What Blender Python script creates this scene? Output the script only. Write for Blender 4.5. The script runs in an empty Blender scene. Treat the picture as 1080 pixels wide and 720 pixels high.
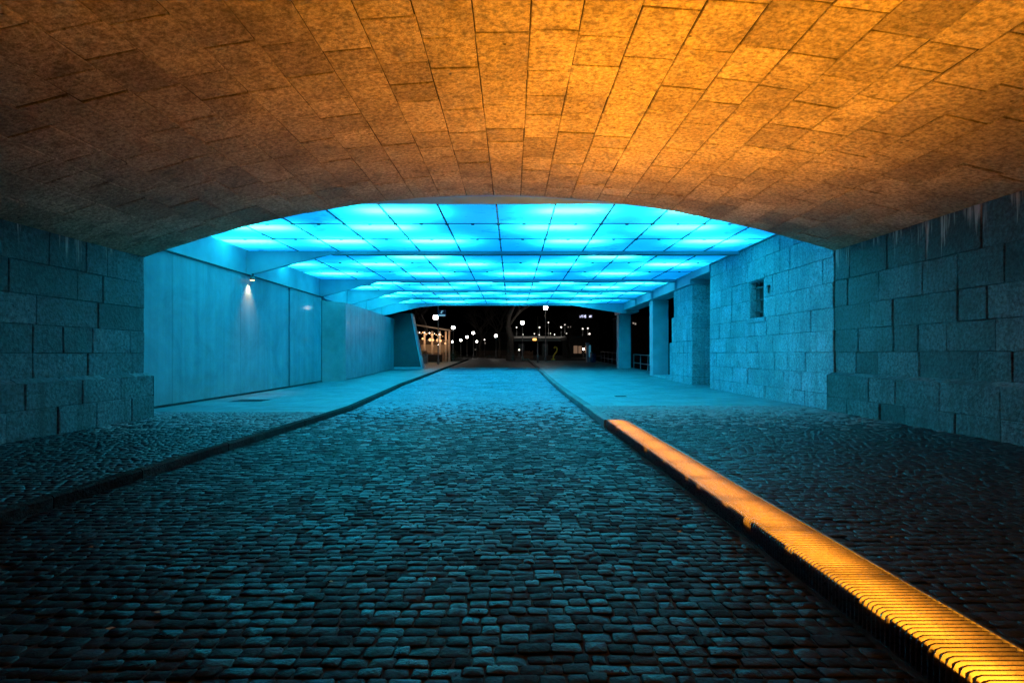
import bpy, math, random
import numpy as np
from mathutils import Vector, Matrix

random.seed(7)
RNG = np.random.default_rng(11)
S = bpy.context.scene
COL = S.collection
R = math.radians

# ------------------------------------------------------------------ camera
F = 600.0                       # focal length in photo pixels (1080 wide)
EYE = 1.5
HX, HY = 540.0, 373.0           # vanishing point of the tunnel axis in the photo
cam = bpy.data.cameras.new('camera')
cam.sensor_width = 36.0
cam.lens = 36.0 * F / 1080.0
cam.shift_y = (HY - 360.0) / 1080.0
cam.clip_start = 0.05
cam.clip_end = 2000
camo = bpy.data.objects.new('camera', cam)
camo.location = (0, 0, EYE)
camo.rotation_euler = (R(90), 0, 0)
COL.objects.link(camo)
S.camera = camo

def at(px, py, Y):
    return Vector(((px - HX) * Y / F, Y, EYE + (HY - py) * Y / F))

def smooth(t):
    t = min(1.0, max(0.0, t)); return t * t * (3 - 2 * t)

def g(Y):
    """height of the carriageway along the axis: level under the bridge, rising beyond"""
    if Y <= 18: return 0.0
    if Y <= 30: return 0.0165 * (Y - 18) ** 2 / 24.0
    if Y <= 75: return 0.099 + 0.0165 * (Y - 30)
    return 0.8415 + 0.15 * smooth((Y - 75) / 60)

# ------------------------------------------------------------------ mesh helpers
class MB:
    def __init__(self):
        self.v = []; self.f = []; self.m = []; self.t = []; self.sm = []
    def add(self, verts, faces, mat=0, tone=0.5, smooth=False):
        b = len(self.v)
        self.v.extend([tuple(map(float, p)) for p in verts])
        for f in faces:
            self.f.append([b + i for i in f]); self.m.append(mat); self.t.append(tone); self.sm.append(smooth)
        return self
    def box(self, x0, x1, y0, y1, z0, z1, mat=0, tone=0.5, bevel=0.0, rot=None, loc=None):
        if bevel > 0:
            return self.bbox(x0, x1, y0, y1, z0, z1, bevel, mat, tone, rot, loc)
        P = [(x, y, z) for z in (z0, z1) for y in (y0, y1) for x in (x0, x1)]
        Fc = [(0, 2, 3, 1), (4, 5, 7, 6), (0, 1, 5, 4), (2, 6, 7, 3), (0, 4, 6, 2), (1, 3, 7, 5)]
        return self.add(self._tr(P, rot, loc), Fc, mat, tone)
    def _tr(self, P, rot, loc):
        if rot is None and loc is None: return P
        M = rot if rot is not None else Matrix.Identity(3)
        L = Vector(loc) if loc is not None else Vector((0, 0, 0))
        return [tuple(M @ Vector(p) + L) for p in P]
    def bbox(self, x0, x1, y0, y1, z0, z1, b, mat=0, tone=0.5, rot=None, loc=None):
        """box with bevelled edges (24 verts)"""
        lo = (x0, y0, z0); hi = (x1, y1, z1)
        P = []; idx = {}
        for cx in (0, 1):
            for cy in (0, 1):
                for cz in (0, 1):
                    c = (cx, cy, cz)
                    for ax in range(3):
                        p = []
                        for k in range(3):
                            base = hi[k] if c[k] else lo[k]
                            if k != ax: base += -b if c[k] else b
                            p.append(base)
                        idx[(c, ax)] = len(P); P.append(tuple(p))
        Fc = []
        for ax in range(3):
            u, v = [(1, 2), (2, 0), (0, 1)][ax]
            for s in (0, 1):
                def cc(a, bb):
                    c = [0, 0, 0]; c[ax] = s; c[u] = a; c[v] = bb; return tuple(c)
                q = [idx[(cc(0, 0), ax)], idx[(cc(1, 0), ax)], idx[(cc(1, 1), ax)], idx[(cc(0, 1), ax)]]
                Fc.append(q if s else q[::-1])
        for ax in range(3):
            u, v = [(1, 2), (2, 0), (0, 1)][ax]
            for a in (0, 1):
                for bb in (0, 1):
                    c0 = [0, 0, 0]; c1 = [0, 0, 0]
                    c0[u] = a; c0[v] = bb; c1[u] = a; c1[v] = bb; c0[ax] = 0; c1[ax] = 1
                    c0 = tuple(c0); c1 = tuple(c1)
                    q = [idx[(c0, u)], idx[(c1, u)], idx[(c1, v)], idx[(c0, v)]]
                    Fc.append(q if (a ^ bb) else q[::-1])
        for c in [(a, b2, d) for a in (0, 1) for b2 in (0, 1) for d in (0, 1)]:
            q = [idx[(c, 0)], idx[(c, 1)], idx[(c, 2)]]
            Fc.append(q if (sum(c) % 2) else q[::-1])
        return self.add(self._tr(P, rot, loc), Fc, mat, tone)
    def tube(self, pts, rad, n=8, mat=0, tone=0.5, caps=True):
        pts = [Vector(p) for p in pts]
        if not hasattr(rad, '__len__'): rad = [rad] * len(pts)
        V = []; Fc = []
        up = Vector((0.13, 0.21, 1)).normalized()
        for i, p in enumerate(pts):
            d = (pts[min(i + 1, len(pts) - 1)] - pts[max(i - 1, 0)])
            d.normalize()
            a = d.cross(up)
            if a.length < 1e-3: a = d.cross(Vector((1, 0, 0)))
            a.normalize(); b = d.cross(a)
            for k in range(n):
                th = 2 * math.pi * k / n
                V.append(p + rad[i] * (math.cos(th) * a + math.sin(th) * b))
        for i in range(len(pts) - 1):
            for k in range(n):
                k2 = (k + 1) % n
                Fc.append((i * n + k, i * n + k2, (i + 1) * n + k2, (i + 1) * n + k))
        if caps:
            Fc.append(tuple(range(n)))
            Fc.append(tuple((len(pts) - 1) * n + k for k in range(n))[::-1])
        return self.add(V, Fc, mat, tone, True)
    def lathe(self, prof, loc, n=14, mat=0, tone=0.5):
        V = []; Fc = []
        for r, z in prof:
            for k in range(n):
                th = 2 * math.pi * k / n
                V.append((loc[0] + r * math.cos(th), loc[1] + r * math.sin(th), loc[2] + z))
        for i in range(len(prof) - 1):
            for k in range(n):
                k2 = (k + 1) % n
                Fc.append((i * n + k, i * n + k2, (i + 1) * n + k2, (i + 1) * n + k))
        Fc.append(tuple(range(n))[::-1]); Fc.append(tuple((len(prof) - 1) * n + k for k in range(n)))
        return self.add(V, Fc, mat, tone, True)
    def prism(self, poly, axis, a0, a1, mat=0, tone=0.5):
        """poly: 2-D points; axis 'x','y','z' is the extrusion axis"""
        n = len(poly)
        def P(q, a):
            if axis == 'y': return (q[0], a, q[1])
            if axis == 'x': return (a, q[0], q[1])
            return (q[0], q[1], a)
        V = [P(q, a0) for q in poly] + [P(q, a1) for q in poly]
        Fc = [tuple(range(n)), tuple(range(2 * n - 1, n - 1, -1))]
        for i in range(n):
            j = (i + 1) % n
            Fc.append((i, i + n, j + n, j))
        return self.add(V, Fc, mat, tone)

def obj(name, mb, mats, parent=None):
    me = bpy.data.meshes.new(name)
    me.from_pydata(mb.v, [], mb.f)
    if not isinstance(mats, (list, tuple)): mats = [mats]
    for m in mats: me.materials.append(m)
    if len(mats) > 1: me.polygons.foreach_set('material_index', mb.m)
    me.polygons.foreach_set('use_smooth', mb.sm)
    a = me.attributes.new('tone', 'FLOAT', 'FACE')
    a.data.foreach_set('value', mb.t)
    me.validate(clean_customdata=False); me.update()
    o = bpy.data.objects.new(name, me)
    COL.objects.link(o)
    if parent is not None:
        o.parent = parent
        bpy.context.view_layer.update()
        o.matrix_parent_inverse = parent.matrix_world.inverted()
    return o

def tag(o, label, cat, group=None, kind=None):
    o['label'] = label; o['category'] = cat
    if group: o['group'] = group
    if kind: o['kind'] = kind
    return o

def thing(name, label, cat, loc=(0, 0, 0), group=None):
    o = bpy.data.objects.new(name, None)
    o.location = loc; o.empty_display_size = 0.2
    COL.objects.link(o)
    bpy.context.view_layer.update()
    return tag(o, label, cat, group)

# ------------------------------------------------------------------ materials
class N:
    """tiny node-building helper"""
    def __init__(self, name):
        self.m = bpy.data.materials.new(name); self.m.use_nodes = True
        self.t = self.m.node_tree; self.t.nodes.clear()
        self.out = self.t.nodes.new('ShaderNodeOutputMaterial')
    def n(self, typ, **kw):
        nd = self.t.nodes.new(typ)
        for k, v in kw.items(): setattr(nd, k, v)
        return nd
    def l(self, a, b): self.t.links.new(a, b)
    def pos(self, scale=(1, 1, 1)):
        tc = self.n('ShaderNodeNewGeometry')
        mp = self.n('ShaderNodeMapping'); mp.inputs['Scale'].default_value = scale
        self.l(tc.outputs['Position'], mp.inputs['Vector'])
        return mp.outputs[0]
    def noise(self, scale, detail=4, rough=0.55, vec=None, dist=0.0):
        nd = self.n('ShaderNodeTexNoise')
        nd.inputs['Scale'].default_value = scale; nd.inputs['Detail'].default_value = detail
        nd.inputs['Roughness'].default_value = rough; nd.inputs['Distortion'].default_value = dist
        self.l(vec if vec is not None else self.pos(), nd.inputs['Vector'])
        return nd.outputs['Fac']
    def ramp(self, fac, stops):
        nd = self.n('ShaderNodeValToRGB')
        el = nd.color_ramp.elements
        while len(el) < len(stops): el.new(0.5)
        for e, (p, c) in zip(el, stops):
            e.position = p
            e.color = (*c, 1) if len(c) == 3 else c
        self.l(fac, nd.inputs[0]); return nd.outputs[0]
    def math(self, op, a, b=None, clamp=False):
        nd = self.n('ShaderNodeMath', operation=op, use_clamp=clamp)
        for i, x in enumerate((a, b)):
            if x is None: continue
            if isinstance(x, (int, float)): nd.inputs[i].default_value = x
            else: self.l(x, nd.inputs[i])
        return nd.outputs[0]
    def mixc(self, fac, a, b, mode='MIX'):
        nd = self.n('ShaderNodeMix', data_type='RGBA', blend_type=mode)
        if isinstance(fac, (int, float)): nd.inputs[0].default_value = fac
        else: self.l(fac, nd.inputs[0])
        for i, x in ((6, a), (7, b)):
            if isinstance(x, tuple): nd.inputs[i].default_value = (*x, 1)
            else: self.l(x, nd.inputs[i])
        return nd.outputs[2]
    def maprange(self, v, a, b, c, d):
        nd = self.n('ShaderNodeMapRange')
        self.l(v, nd.inputs[0])
        for i, x in enumerate((a, b, c, d)): nd.inputs[i + 1].default_value = x
        return nd.outputs[0]
    def tone(self):
        nd = self.n('ShaderNodeAttribute'); nd.attribute_name = 'tone'
        return nd.outputs['Fac']
    def bump(self, h, strength, dist):
        nd = self.n('ShaderNodeBump'); nd.inputs['Strength'].default_value = strength
        nd.inputs['Distance'].default_value = dist
        self.l(h, nd.inputs['Height']); return nd.outputs[0]
    def bsdf(self, color, rough=0.6, normal=None, metal=0.0, spec=0.5, **kw):
        nd = self.n('ShaderNodeBsdfPrincipled')
        for key, x in (('Base Color', color), ('Roughness', rough), ('Metallic', metal), ('Specular IOR Level', spec)):
            if isinstance(x, tuple): nd.inputs[key].default_value = (*x, 1)
            elif isinstance(x, (int, float)): nd.inputs[key].default_value = x
            else: self.l(x, nd.inputs[key])
        for k, v in kw.items(): nd.inputs[k.replace('_', ' ')].default_value = v
        if normal is not None: self.l(normal, nd.inputs['Normal'])
        self.l(nd.outputs[0], self.out.inputs[0])
        self.m['b'] = 1
        return nd

def simple(name, color, rough=0.6, metal=0.0, var=0.25, scale=6.0, bump=0.0, spec=0.5, **kw):
    n = N(name)
    nz = n.noise(scale, 5)
    k = n.maprange(nz, 0.3, 0.7, 1 - var, 1 + var)
    c = n.mixc(1.0, color, n.n('ShaderNodeCombineColor').outputs[0], 'MULTIPLY')
    comb = n.t.nodes[-2] if False else [x for x in n.t.nodes if x.bl_idname == 'ShaderNodeCombineColor'][0]
    for i in range(3): n.l(k, comb.inputs[i])
    nrm = n.bump(n.noise(scale * 6, 4), bump, 0.01) if bump else None
    r = n.maprange(n.noise(scale * 2.3, 4), 0.3, 0.7, max(0.02, rough - 0.08), min(1, rough + 0.08))
    n.bsdf(c, r, nrm, metal, spec, **kw)
    return n.m

def emit(name, color, strength):
    n = N(name)
    e = n.n('ShaderNodeEmission'); e.inputs[0].default_value = (*color, 1); e.inputs[1].default_value = strength
    n.l(e.outputs[0], n.out.inputs[0])
    return n.m

def grey(n, k):
    c = n.n('ShaderNodeCombineColor')
    for i in range(3): n.l(k, c.inputs[i])
    return c.outputs[0]

def stone_mat(name, c0, c1, c2, speck=0.35, stain_top=None, bump=0.6, rough=0.75, streaks=True, dirt_amt=0.7, spec=0.25):
    """weathered granite: block tone, coarse speckle, pits, grime; pale lime runs under the springing"""
    n = N(name)
    t = n.tone()
    col = n.ramp(t, [(0.0, c0), (0.5, c1), (1.0, c2)])
    sp = n.noise(17, 5, 0.62)
    col = n.mixc(1.0, col, grey(n, n.maprange(sp, 0.36, 0.64, max(0.05, 1 - speck), 1 + speck)), 'MULTIPLY')
    fine = n.noise(45, 4, 0.7)
    col = n.mixc(1.0, col, grey(n, n.maprange(fine, 0.3, 0.7, 1 - speck * 0.7, 1 + speck * 0.7)), 'MULTIPLY')
    big = n.noise(0.7, 5, 0.6)
    col = n.mixc(1.0, col, grey(n, n.maprange(big, 0.32, 0.7, 0.62, 1.25)), 'MULTIPLY')
    mid = n.noise(3.0, 6, 0.66)
    dirt = n.maprange(mid, 0.55, 0.72, 0.0, dirt_amt)
    col = n.mixc(dirt, col, tuple(x * 0.35 for x in c0))
    pv = n.n('ShaderNodeTexVoronoi'); pv.inputs['Scale'].default_value = 5.0
    n.l(n.pos(), pv.inputs['Vector'])
    pit = n.math('MULTIPLY', n.maprange(n.math('ADD', pv.outputs['Distance'], n.math('MULTIPLY', n.math('SUBTRACT', fine, 0.5), 0.2)), 0.06, 0.13, 1.0, 0.0),
                 n.maprange(n.noise(1.3, 3), 0.52, 0.62, 0, 1))
    col = n.mixc(n.math('MULTIPLY', pit, 0.85), col, (0.015, 0.014, 0.012))
    if streaks:
        st = n.noise(1.0, 5, 0.65, n.pos((3.4, 3.4, 0.24)))
        s = n.maprange(st, 0.53, 0.70, 0.0, 0.65)
        col = n.mixc(s, col, tuple(x * 0.4 for x in c0))
    if stain_top is not None:
        zp = n.n('ShaderNodeSeparateXYZ'); n.l(n.pos(), zp.inputs[0])
        band = n.maprange(zp.outputs['Z'], stain_top[0], stain_top[1], 0.0, 1.0)
        lv = n.noise(1.0, 4, 0.75, n.pos((6.0, 4.2, 0.30)))
        lm = n.maprange(n.math('ADD', lv, n.math('MULTIPLY', band, 0.17)), 0.67, 0.75, 0, 0.75)
        lm = n.math('MULTIPLY', lm, n.maprange(zp.outputs['Z'], stain_top[0] - 0.3, stain_top[0] + 0.2, 0, 1))
        col = n.mixc(lm, col, (0.45, 0.43, 0.40))
    h = n.math('ADD', n.math('MULTIPLY', sp, 1.0), n.math('MULTIPLY', mid, 0.6))
    h = n.math('SUBTRACT', h, n.math('MULTIPLY', pit, 0.6))
    nrm = n.bump(h, bump, 0.035)
    n.bsdf(col, rough, nrm, 0.0, spec)
    return n.m

M = {}
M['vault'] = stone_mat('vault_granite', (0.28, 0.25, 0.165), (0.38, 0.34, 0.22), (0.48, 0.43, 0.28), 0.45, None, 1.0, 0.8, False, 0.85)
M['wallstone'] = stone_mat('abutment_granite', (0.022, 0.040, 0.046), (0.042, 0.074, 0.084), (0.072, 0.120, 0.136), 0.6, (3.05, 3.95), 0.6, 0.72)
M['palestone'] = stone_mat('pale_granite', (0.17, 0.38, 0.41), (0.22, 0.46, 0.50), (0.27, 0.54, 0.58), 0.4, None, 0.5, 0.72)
M['mortar'] = simple('mortar', (0.016, 0.015, 0.014), 0.9, 0, 0.4, 8)
M['joint'] = simple('sett_joint_sand', (0.016, 0.018, 0.018), 0.9, 0, 0.4, 9, 0.4, 0.2)

def sett_mat(name, a, b, c, rlo=0.36, rhi=0.62, pale=None, spec=0.2):
    n = N(name)
    t = n.tone()
    st = [(0, a), (0.27, b), (0.49, c)]  # low tones carry the dim foreground, the paler set the canopy's light
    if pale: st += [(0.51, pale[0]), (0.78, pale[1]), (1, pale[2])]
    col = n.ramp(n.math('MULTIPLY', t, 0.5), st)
    sp = n.noise(55, 5, 0.7)
    col = n.mixc(1.0, col, grey(n, n.maprange(sp, 0.3, 0.7, 0.7, 1.3)), 'MULTIPLY')
    big = n.noise(0.7, 5, 0.6)
    col = n.mixc(1.0, col, grey(n, n.maprange(big, 0.3, 0.7, 0.7, 1.25)), 'MULTIPLY')
    t2 = n.n('ShaderNodeTexWhiteNoise', noise_dimensions='1D'); n.l(t, t2.inputs['W'])
    r = n.math('ADD', n.maprange(t2.outputs['Value'], 0, 1, rlo, rhi), n.maprange(n.noise(14, 4), 0.3, 0.7, -0.07, 0.1))
    h = n.math('ADD', n.noise(28, 5, 0.6), n.math('MULTIPLY', n.noise(9, 3), 1.2))
    nrm = n.bump(h, 0.55, 0.012)
    n.bsdf(col, r, nrm, 0, spec)
    return n.m
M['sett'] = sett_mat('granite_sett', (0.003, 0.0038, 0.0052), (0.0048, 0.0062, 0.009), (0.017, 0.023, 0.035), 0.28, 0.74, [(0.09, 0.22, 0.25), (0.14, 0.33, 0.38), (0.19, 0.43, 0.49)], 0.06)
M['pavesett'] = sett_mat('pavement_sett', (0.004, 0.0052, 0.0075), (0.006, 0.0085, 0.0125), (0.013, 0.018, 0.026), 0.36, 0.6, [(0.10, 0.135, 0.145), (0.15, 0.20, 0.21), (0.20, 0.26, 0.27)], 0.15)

def slab_mat():
    n = N('pavement_slab')
    v = n.pos()
    br = n.n('ShaderNodeTexBrick'); br.offset = 0.5
    br.inputs['Scale'].default_value = 1.0; br.inputs['Mortar Size'].default_value = 0.009
    br.inputs['Brick Width'].default_value = 0.7; br.inputs['Row Height'].default_value = 0.35
    br.inputs['Color1'].default_value = (0.10, 0.185, 0.20, 1); br.inputs['Color2'].default_value = (0.13, 0.245, 0.26, 1)
    br.inputs['Mortar'].default_value = (0.03, 0.045, 0.05, 1)
    n.l(v, br.inputs['Vector'])
    col = n.mixc(1.0, br.outputs['Color'], grey(n, n.maprange(n.noise(1.1, 6, 0.65), 0.3, 0.7, 0.55, 1.3)), 'MULTIPLY')
    col = n.mixc(n.maprange(n.noise(0.45, 5, 0.7), 0.56, 0.64, 0, 0.35), col, (0.05, 0.10, 0.11))
    col = n.mixc(1.0, col, grey(n, n.maprange(n.noise(40, 4, 0.7), 0.3, 0.7, 0.8, 1.2)), 'MULTIPLY')
    r = n.maprange(n.noise(2.2, 5), 0.3, 0.7, 0.38, 0.62)
    nrm = n.bump(n.math('SUBTRACT', n.noise(30, 4), n.math('MULTIPLY', br.outputs['Fac'], 1.0)), 0.35, 0.006)
    n.bsdf(col, r, nrm)
    return n.m
M['slab'] = slab_mat()
M['asphalt'] = simple('asphalt', (0.055, 0.053, 0.052), 0.6, 0, 0.3, 3, 0.4)
M['kerb'] = stone_mat('kerb_granite', (0.05, 0.07, 0.075), (0.08, 0.11, 0.115), (0.12, 0.16, 0.165), 0.3, None, 0.4, 0.6, False)
M['kerb_dark'] = stone_mat('dark_kerb_granite', (0.007, 0.011, 0.012), (0.011, 0.018, 0.020), (0.018, 0.028, 0.030), 0.4, None, 0.8, 0.95, False, 0.7, 0.04)
M['soil'] = simple('dark_ground', (0.05, 0.046, 0.04), 0.9, 0, 0.3, 1.5)
M['steel_dark'] = simple('dark_painted_steel', (0.03, 0.032, 0.034), 0.45, 0.3, 0.25, 9)
M['galv'] = simple('galvanised_steel', (0.36, 0.36, 0.36), 0.42, 0.85, 0.2, 12)
M['fin'] = simple('bench_fin_metal', (0.034, 0.032, 0.050), 0.30, 0.0, 0.25, 30, 0.0, 0.4)
M['black'] = simple('black_board', (0.012, 0.012, 0.012), 0.7, 0, 0.3, 5)
M['white'] = simple('white_paint', (0.72, 0.72, 0.70), 0.5, 0, 0.1, 3)
M['beam'] = simple('painted_beam', (0.30, 0.52, 0.56), 0.5, 0.0, 0.14, 1.6, 0.1)
M['flange'] = simple('dark_flange_paint', (0.08, 0.16, 0.18), 0.5, 0.0, 0.14, 1.6)
M['roofing'] = simple('roofing', (0.25, 0.25, 0.25), 0.7, 0, 0.1, 3)
M['bark'] = simple('bark', (0.045, 0.037, 0.03), 0.9, 0, 0.4, 6, 0.6)

def panelwall_mat(name, col0, rough, vert=True):
    n = N(name)
    st = n.noise(1.0, 6, 0.62, n.pos((2.6, 2.6, 0.10)))
    cl = n.noise(0.8, 6, 0.68, dist=0.6)
    col = n.mixc(1.0, col0, grey(n, n.maprange(st, 0.32, 0.68, 0.80, 1.14)), 'MULTIPLY')
    col = n.mixc(1.0, col, grey(n, n.maprange(cl, 0.32, 0.68, 0.72, 1.22)), 'MULTIPLY')
    sc = n.maprange(n.noise(3.4, 6, 0.78), 0.6, 0.72, 0, 0.25)
    col = n.mixc(sc, col, tuple(min(1, x * 1.35) for x in col0))
    sx = n.n('ShaderNodeSeparateXYZ'); n.l(n.pos(), sx.inputs[0])
    drt = n.math('MULTIPLY', n.maprange(sx.outputs['Z'], 0.15, 1.1, 0.95, 0.0), n.noise(5, 5, 0.7))
    col = n.mixc(drt, col, (0.14, 0.13, 0.12))
    r = n.maprange(n.noise(1.7, 5), 0.3, 0.7, rough - 0.06, rough + 0.10)
    nrm = n.bump(n.noise(18, 5), 0.12, 0.006)
    n.bsdf(col, r, nrm, 0, 0.4, Coat_Weight=0.06, Coat_Roughness=0.05)
    return n.m
M['panelwall'] = panelwall_mat('satin_concrete_panel', (0.12, 0.26, 0.30), 0.5)
M['bumpwall'] = panelwall_mat('painted_sheet_panel', (0.14, 0.31, 0.35), 0.35)

def glass_panel_mat():
    """opal panel of the light ceiling: gives off an even cyan light and passes the tubes' light from above"""
    n = N('opal_light_panel')
    d = n.noise(1.3, 6, 0.7, dist=0.5)
    dirt = n.maprange(d, 0.54, 0.74, 1.0, 0.5)
    t = n.tone()
    k = n.math('MULTIPLY', dirt, n.maprange(t, 0, 1, 0.9, 1.1))
    tr = n.n('ShaderNodeBsdfTranslucent')
    n.l(n.mixc(1.0, (0.60, 0.84, 0.9), grey(n, k), 'MULTIPLY'), tr.inputs[0])
    em = n.n('ShaderNodeEmission'); em.inputs[0].default_value = (0.0, 0.22, 0.74, 1)
    n.l(n.math('MULTIPLY', k, PANEL_E), em.inputs[1])
    gl = n.n('ShaderNodeBsdfGlossy'); gl.inputs['Roughness'].default_value = 0.25
    gl.inputs[0].default_value = (0.05, 0.05, 0.05, 1)
    a1 = n.n('ShaderNodeAddShader'); a2 = n.n('ShaderNodeAddShader')
    n.l(tr.outputs[0], a1.inputs[0]); n.l(em.outputs[0], a1.inputs[1])
    n.l(a1.outputs[0], a2.inputs[0]); n.l(gl.outputs[0], a2.inputs[1])
    n.l(a2.outputs[0], n.out.inputs[0])
    return n.m
PANEL_E = 1.0
M['opal'] = glass_panel_mat()

# ------------------------------------------------------------------ world (night)
W = bpy.data.worlds.new('World'); S.world = W; W.use_nodes = True
wt = W.node_tree
bg = [x for x in wt.nodes if x.type == 'BACKGROUND'][0]
sky = wt.nodes.new('ShaderNodeTexSky'); sky.sky_type = 'NISHITA'; sky.sun_disc = False
sky.sun_elevation = R(-4); sky.sun_rotation = R(200)
wt.links.new(sky.outputs[0], bg.inputs[0]); bg.inputs[1].default_value = 0.01

# ------------------------------------------------------------------ layout constants
def portal(x): return 13.17 + 0.0915 * x
PX = np.array([-8.03, -6.5, -5.63, -4.26, -3.43, -0.44, 1.8, 2.87, 4.23, 5.64, 6.9, 7.88])
PZ = np.array([3.60, 4.13, 4.40, 4.72, 4.87, 5.13, 5.10, 5.03, 4.82, 4.52, 4.27, 4.02])
PC = np.polyfit(PX, PZ, 4)
def archz(x): return float(np.polyval(PC, x))
XL, XR = -8.03, 7.88
ZL, ZR = archz(XL), archz(XR)
PAV = 0.11
Y_BACK = -7.0
def kerb_left(Y):
    return float(np.interp(Y, [-10, 3, 7, 15, 20, 26, 44, 80], [-4.65, -4.55, -4.45, -4.25, -4.62, -5.0, -5.15, -5.4]))
KR = 1.88

# ------------------------------------------------------------------ stone block surfaces
def block(mb, P, nrm, inset, depth, tone, mat=0, proud=0.0, gap=0.0055, jit=0.006):
    """P: 4 corner points (Vector) in order, nrm towards the viewer; a slab face with chamfered arrises"""
    P = [p + Vector((random.uniform(-1, 1), random.uniform(-1, 1), random.uniform(-1, 1))) * jit for p in P]
    c = (P[0] + P[1] + P[2] + P[3]) / 4
    outer = []; mid = []; inn = []
    for p in P:
        d = (c - p); d.normalize()
        outer.append(p + d * gap - nrm * depth)
        mid.append(p + d * (gap + inset * 0.35) - nrm * (depth * 0.25) + nrm * proud)
        inn.append(p + d * (gap + inset * 1.5) + nrm * proud)
    V = outer + mid + inn
    Fc = [(8, 9, 10, 11)]
    for a in range(4):
        b = (a + 1) % 4
        Fc.append((a, b, b + 4, a + 4)); Fc.append((a + 4, b + 4, b + 8, a + 8))
    mb.add(V, Fc, mat, tone)

def rtone():
    k = random.random()
    return random.uniform(0, .1) if k < 0.08 else (random.uniform(.85, 1) if k > 0.93 else min(1, max(0, random.gauss(0.5, 0.17))))

# vault ---------------------------------------------------------------------
bridge = thing('stone_bridge', 'low vaulted granite bridge overhead, its underside lit orange', 'bridge', (0, 3, 0))
xs = np.linspace(XL, XR, 2001); zs = np.polyval(PC, xs)
ss = np.concatenate([[0], np.cumsum(np.hypot(np.diff(xs), np.diff(zs)))])
NC = 27
edges = [ss[-1] * i / NC for i in range(NC + 1)]
for i in range(1, NC): edges[i] += random.uniform(-0.03, 0.03)
def arc(s):
    x = float(np.interp(s, ss, xs)); return x, archz(x)
mb = MB()
for i in range(NC):
    (xa, za), (xb, zb) = arc(edges[i]), arc(edges[i + 1])
    nrm = Vector((zb - za, 0, -(xb - xa))).normalized()
    y = Y_BACK - random.uniform(0, 0.8)
    while True:
        L = random.choice((0.55, 0.7, 0.85, 0.95, 1.1)) * random.uniform(0.92, 1.08)
        y1 = y + L
        ea, eb = portal(xa), portal(xb)
        last = y1 > min(ea, eb) - 0.35
        ya1, yb1 = (ea, eb) if last else (y1, y1)
        P = [Vector((xa, y, za)), Vector((xb, y, zb)), Vector((xb, yb1, zb)), Vector((xa, ya1, za))]
        block(mb, P, nrm, 0.010, 0.022, rtone(), 0, random.uniform(-0.006, 0.006), random.uniform(0.006, 0.012))
        if last: break
        y = y1
# mortar bed behind the blocks
n = 80
V = []; Fc = []
for i in range(n + 1):
    x = XL + (XR - XL) * i / n; z = archz(x) + 0.020
    V += [(x, Y_BACK - 1, z), (x, portal(x) - 0.004, z)]
for i in range(n): Fc.append((2 * i, 2 * i + 2, 2 * i + 3, 2 * i + 1))
mb.add(V, Fc, 1)
obj('vault', mb, [M['vault'], M['mortar']], bridge)
# end face of the bridge above the arch and its deck
mb = MB(); V = []; Fc = []
for i in range(n + 1):
    x = XL - 0.02 + (XR - XL + 0.04) * i / n
    V += [(x, portal(x), archz(x) + 0.01), (x, portal(x), 6.6), (x, Y_BACK - 1, 6.6)]
for i in range(n):
    a = 3 * i; Fc += [(a, a + 1, a + 4, a + 3), (a + 1, a + 2, a + 5, a + 4)]
mb.add(V, Fc, 0, 0.4)
obj('spandrel', mb, M['wallstone'], bridge)

def wall_blocks(mb, xp, side, y0f, y1f, courses, lens=(0.6, 1.4), skip=None, topclip=None, inset=0.012, depth=0.03, cuts=None):
    """vertical block wall in the plane x = xp; side=+1 faces +x. y0f,y1f give the ends"""
    nrm = Vector((side, 0, 0))
    for ci in range(len(courses) - 1):
        z0, z1 = courses[ci], courses[ci + 1]
        y = y0f; ends = []
        while y < y1f:
            L = random.uniform(*lens); y2 = y + L
            if y1f - y2 < lens[0] * 0.7: y2 = y1f
            if cuts:
                for cy in cuts(ci):
                    if y < cy < y2 + 0.25: y2 = cy
                    if y < cy < y2: y2 = cy
            ends.append((y, y2)); y = y2
        for a, b in ends:
            if skip and skip((a + b) / 2, (z0 + z1) / 2): continue
            P = [Vector((xp, a, z0)), Vector((xp, b, z0)), Vector((xp, b, z1)), Vector((xp, a, z1))]
            if side < 0: P = [P[1], P[0], P[3], P[2]]
            block(mb, P, nrm, inset, depth, rtone(), 0, random.uniform(-0.014, 0.012))

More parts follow.
